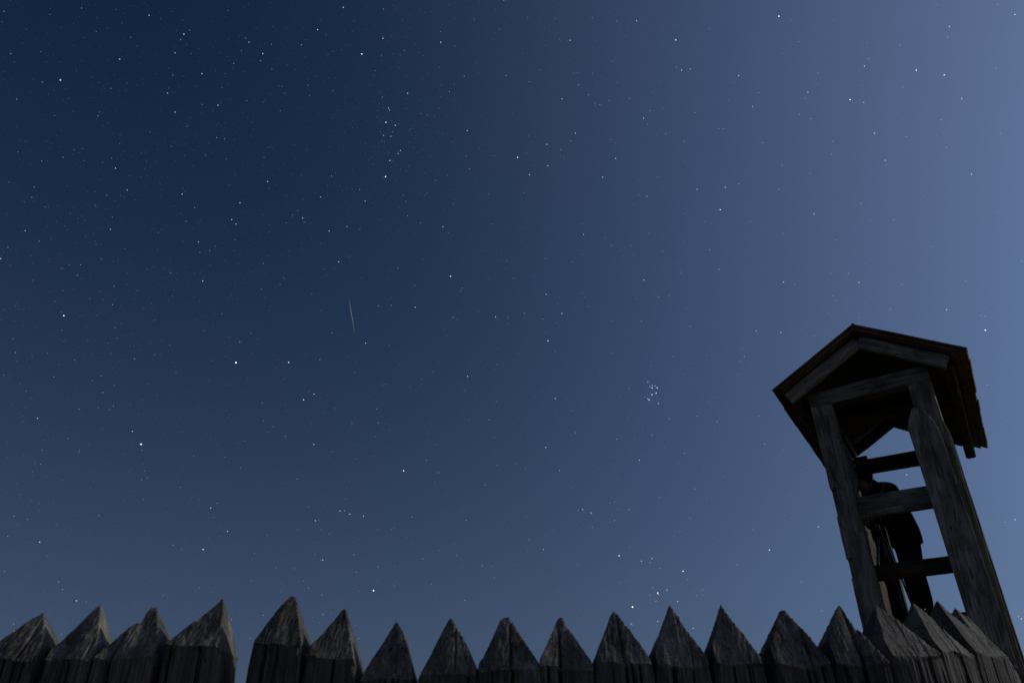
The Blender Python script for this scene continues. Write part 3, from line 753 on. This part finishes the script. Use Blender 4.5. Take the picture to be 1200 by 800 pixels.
CLUSTER = [(760.6, 468.2, 1, 'b'), (759.2, 467.0, 2, 'b'), (764, 462.3, 1, 'b'), (768.9, 460.4, 1, 'b'), (770.1, 454.1, 1, 'b'), (764.2, 454.3, 1, 'b'), (764.3, 451.3, 2, 'b'), (761.4, 452.8, 2, 'b'),
           (767.6, 452, 2, 'b'), (759.2, 447.3, 2, 'b'), (771.5, 472.5, 2, 'w'), (755.5, 465.1, 3, 'b')]
CLUSTER_FAINT = [(764, 473.5), (763.6, 469.6), (759.2, 456.5), (765, 457.5), (770, 466), (758.4, 462.7), (752, 467.4), (761.5, 472.5)]

stars = []
for (tx, ty), txt in TILES.items():
    for it in txt.split():
        a, b, c, k = it.split(',')
        stars.append((tx + float(a) / 4, ty + float(b) / 4, int(c), k))
stars += EXTRA

UNIQUE = {   # the stars one can point to: pixel -> label
 (276.5, 424.8): 'brightest white star, in the left half beside a slanting row of smaller stars',
 (165.3, 520.3): 'brilliant blue-white star with a small orange star just above, far left',
 (437.8, 691.5): 'brilliant blue-white star low above the pointed stakes left of centre',
 (741.3, 710.8): 'brilliant orange star right above the gap between two stakes, below the small star group',
 (996.3, 117.0): 'bright yellow-white star with a blue star just right of it, upper right',
 (1073.8, 82.5): 'bright blue-white star, left one of a pair in the upper right sky',
 (1106.5, 88.0): 'bright blue-white star, right one of a pair in the upper right sky',
 (912.8, 19.3): 'bright white star near the top edge, right of centre',
 (792.0, 47.0): 'bright blue star above a row of three small stars, upper right of centre',
 (606.5, 184.5): 'bright blue-white star at the upper centre, left of an orange star',
 (70.8, 94.0): 'bright blue star alone in the upper left corner region',
 (424.0, 63.5): 'bright white star above the loose upper star group, left of centre',
 (452.3, 143.5): 'brightest blue-white star of the loose star group at upper left of centre',
 (74.8, 369.8): 'bright warm white star near the left edge, halfway up',
 (451.8, 207.0): 'bright white star just below the loose upper star group',
 (528.0, 323.8): 'bright blue-white star near the centre of the sky',
 (844.0, 245.8): 'bright blue-white star alone between the centre and the right edge',
 (642.3, 399.3): 'bright blue star right of centre, at the foot of a curved row',
 (1154.8, 386.8): 'bright white star just above the right end of the watchtower roof',
 (338.3, 424.5): 'bright blue-white star level with the brightest star, right of it',
 (355.8, 468.3): 'bright blue star with an orange star up and right, left of centre',
 (473.0, 551.3): 'bright orange star alone, left of centre in the lower sky',
 (238.0, 643.5): 'bright blue star low in the left sky, under two small white stars',
 (725.5, 650.8): 'bright orange star at the upper left of the low star group',
 (800.5, 668.8): 'bright orange star at the upper right of the low star group',
 (770.8, 694.3): 'bright white double star in the middle of the low star group',
 (901.5, 644.0): 'bright blue-white star low in the sky left of the watchtower',
 (1062.6, 556.0): 'white star shining between two rails of the watchtower',
}
def region(px, py):
    h = ('far left', 'left of centre', 'right of centre', 'far right')[min(3, int(px // 300))]
    v = 'upper' if py < 240 else 'middle' if py < 480 else 'lower'
    return v, h

def star_at(px, py, c, k):
    o = bpy.data.objects.new('star', star_mesh[c, k]); C.objects.link(o)
    d = ray(px, py).normalized() * DIST
    o.location = (d.x, d.y, d.z + CAM_H)
    s = RAD[c] * PX * .62
    o.scale = (s, s, s)
    return o

SIZE = {0: 'brilliant', 1: 'bright', 2: 'clear', 3: 'small'}
faint = []
for (px, py, c, k) in stars:
    if c == 4: faint.append((px, py, k)); continue
    o = star_at(px, py, c, k)
    best = min(UNIQUE, key=lambda q: (q[0] - px) ** 2 + (q[1] - py) ** 2)
    v, h = region(px, py)
    if (best[0] - px) ** 2 + (best[1] - py) ** 2 < 1.5:
        tag(o, UNIQUE.pop(best), 'star', 'bright stars of the night sky')
    else:
        tag(o, '%s %s star among others in the %s sky, %s' % (SIZE[c], WORD[k], v, h), 'star', '%s %s stars in the %s sky, %s' % (SIZE[c], WORD[k], v, h))
for n_, (px, py, c, k) in enumerate(CLUSTER):
    o = star_at(px, py, c, k)
    if n_ == 0: tag(o, 'brighter blue star at the lower left of the tight dipper-shaped cluster', 'star', 'stars of the tight cluster')
    elif n_ == 2: tag(o, 'bright blue star in the middle of the tight dipper-shaped cluster', 'star', 'stars of the tight cluster')
    else: tag(o, 'blue-white star among those packed in the tight dipper-shaped cluster', 'star', 'stars of the tight cluster')
print('UNMATCHED', UNIQUE)

def star_field():
    rnd = random.Random(11)
    bV = [v.co.copy() for v in ICO.vertices]; bF = [tuple(p.vertices) for p in ICO.polygons]
    mats = [glow('faint_star_%s' % n, c, p) for n, c, p in (('white', COL['w'], .32), ('blue', COL['b'], .34), ('orange', COL['o'], .28), ('dim', COL['w'], .22), ('dimmest', COL['b'], .17))]
    V, Fc, mi = [], [], []
    def put(px, py, r, m):
        d = ray(px, py).normalized() * (DIST + 40)
        st = len(V); r = r * PX * .62
        for v in bV: V.append((d.x + v.x * r, d.y + v.y * r, d.z + CAM_H + v.z * r))
        for f in bF: Fc.append(tuple(st + q for q in f)); mi.append(m)
    for (px, py, k) in faint: put(px, py, rnd.uniform(.5, .62), 'wbo'.index(k))
    for (px, py) in CLUSTER_FAINT: put(px, py, .5, 1)
    for _ in range(6500):
        px, py = rnd.uniform(-150, 1350), rnd.uniform(-120, 820)
        q = rnd.random()
        put(px, py, rnd.uniform(.34, .5), 3 if q < .35 else 4)
    # a slightly denser band of faint stars across the upper left, and a sprinkle round the loose group
    for _ in range(260):
        t = rnd.random(); px = -40 + 760 * t + rnd.gauss(0, 70); py = 420 - 470 * t + rnd.gauss(0, 90)
        put(px, py, rnd.uniform(.36, .5), 3)
    for _ in range(45): put(rnd.gauss(462, 22), rnd.gauss(163, 24), rnd.uniform(.36, .52), 3)
    for _ in range(35): put(rnd.gauss(762, 20), rnd.gauss(690, 16), rnd.uniform(.36, .5), 3)
    me = bpy.data.meshes.new('star_field'); me.from_pydata(V, [], Fc); me.update()
    for m in mats: me.materials.append(m)
    me.polygons.foreach_set('material_index', mi)
    o = bpy.data.objects.new('star_field', me); C.objects.link(o)
    tag(o, 'countless faint pinprick stars spread over the whole night sky', 'stars', kind='stuff')
star_field()

# the meteor: a thin spindle of glowing air, green-white at its head turning ruddy
def meteor():
    m = bpy.data.materials.new('meteor_glow'); m.use_nodes = True
    t = m.node_tree
    for n in list(t.nodes): t.nodes.remove(n)
    o = t.nodes.new('ShaderNodeOutputMaterial'); e = t.nodes.new('ShaderNodeEmission')
    tc = t.nodes.new('ShaderNodeTexCoord'); sp = t.nodes.new('ShaderNodeSeparateXYZ'); r = t.nodes.new('ShaderNodeValToRGB')
    t.links.new(tc.outputs['Generated'], sp.inputs[0]); t.links.new(sp.outputs['X'], r.inputs[0])
    r.color_ramp.elements[0].color = (.06, .085, .125, 1); r.color_ramp.elements[1].color = (.075, .082, .125, 1)
    q = r.color_ramp.elements.new(.45); q.color = (.125, .145, .16, 1)
    t.links.new(r.outputs[0], e.inputs[0]); e.inputs[1].default_value = 1.0
    t.links.new(e.outputs[0], o.inputs[0]); m.cycles.emission_sampling = 'NONE'
    a = ray(408.2, 347).normalized() * (DIST - 200); b = ray(416.3, 393).normalized() * (DIST - 200)
    X = b - a; Lg = X.length
    n = 24; V, Fc = [], []
    for i in range(n + 1):
        tt = i / n
        r_ = (.40) * PX * max(.02, math.sin(math.pi * (tt ** .9)) ** .8)
        for q in range(8): V.append((Lg * tt, r_ * math.cos(q * math.pi / 4), r_ * math.sin(q * math.pi / 4)))
    for i in range(n):
        for q in range(8): Fc.append((i * 8 + q, i * 8 + (q + 1) % 8, i * 8 + 8 + (q + 1) % 8, i * 8 + 8 + q))
    Fc.append(tuple(range(7, -1, -1))); Fc.append(tuple(n * 8 + q for q in range(8)))
    ob = mesh_obj('meteor', V, Fc, m)
    ob.location = (a.x, a.y, a.z + CAM_H)
    ob.rotation_mode = 'QUATERNION'; ob.rotation_quaternion = X.to_track_quat('X', 'Z')
    tag(ob, 'thin faint meteor streak falling through the stars left of centre', 'meteor')
meteor()
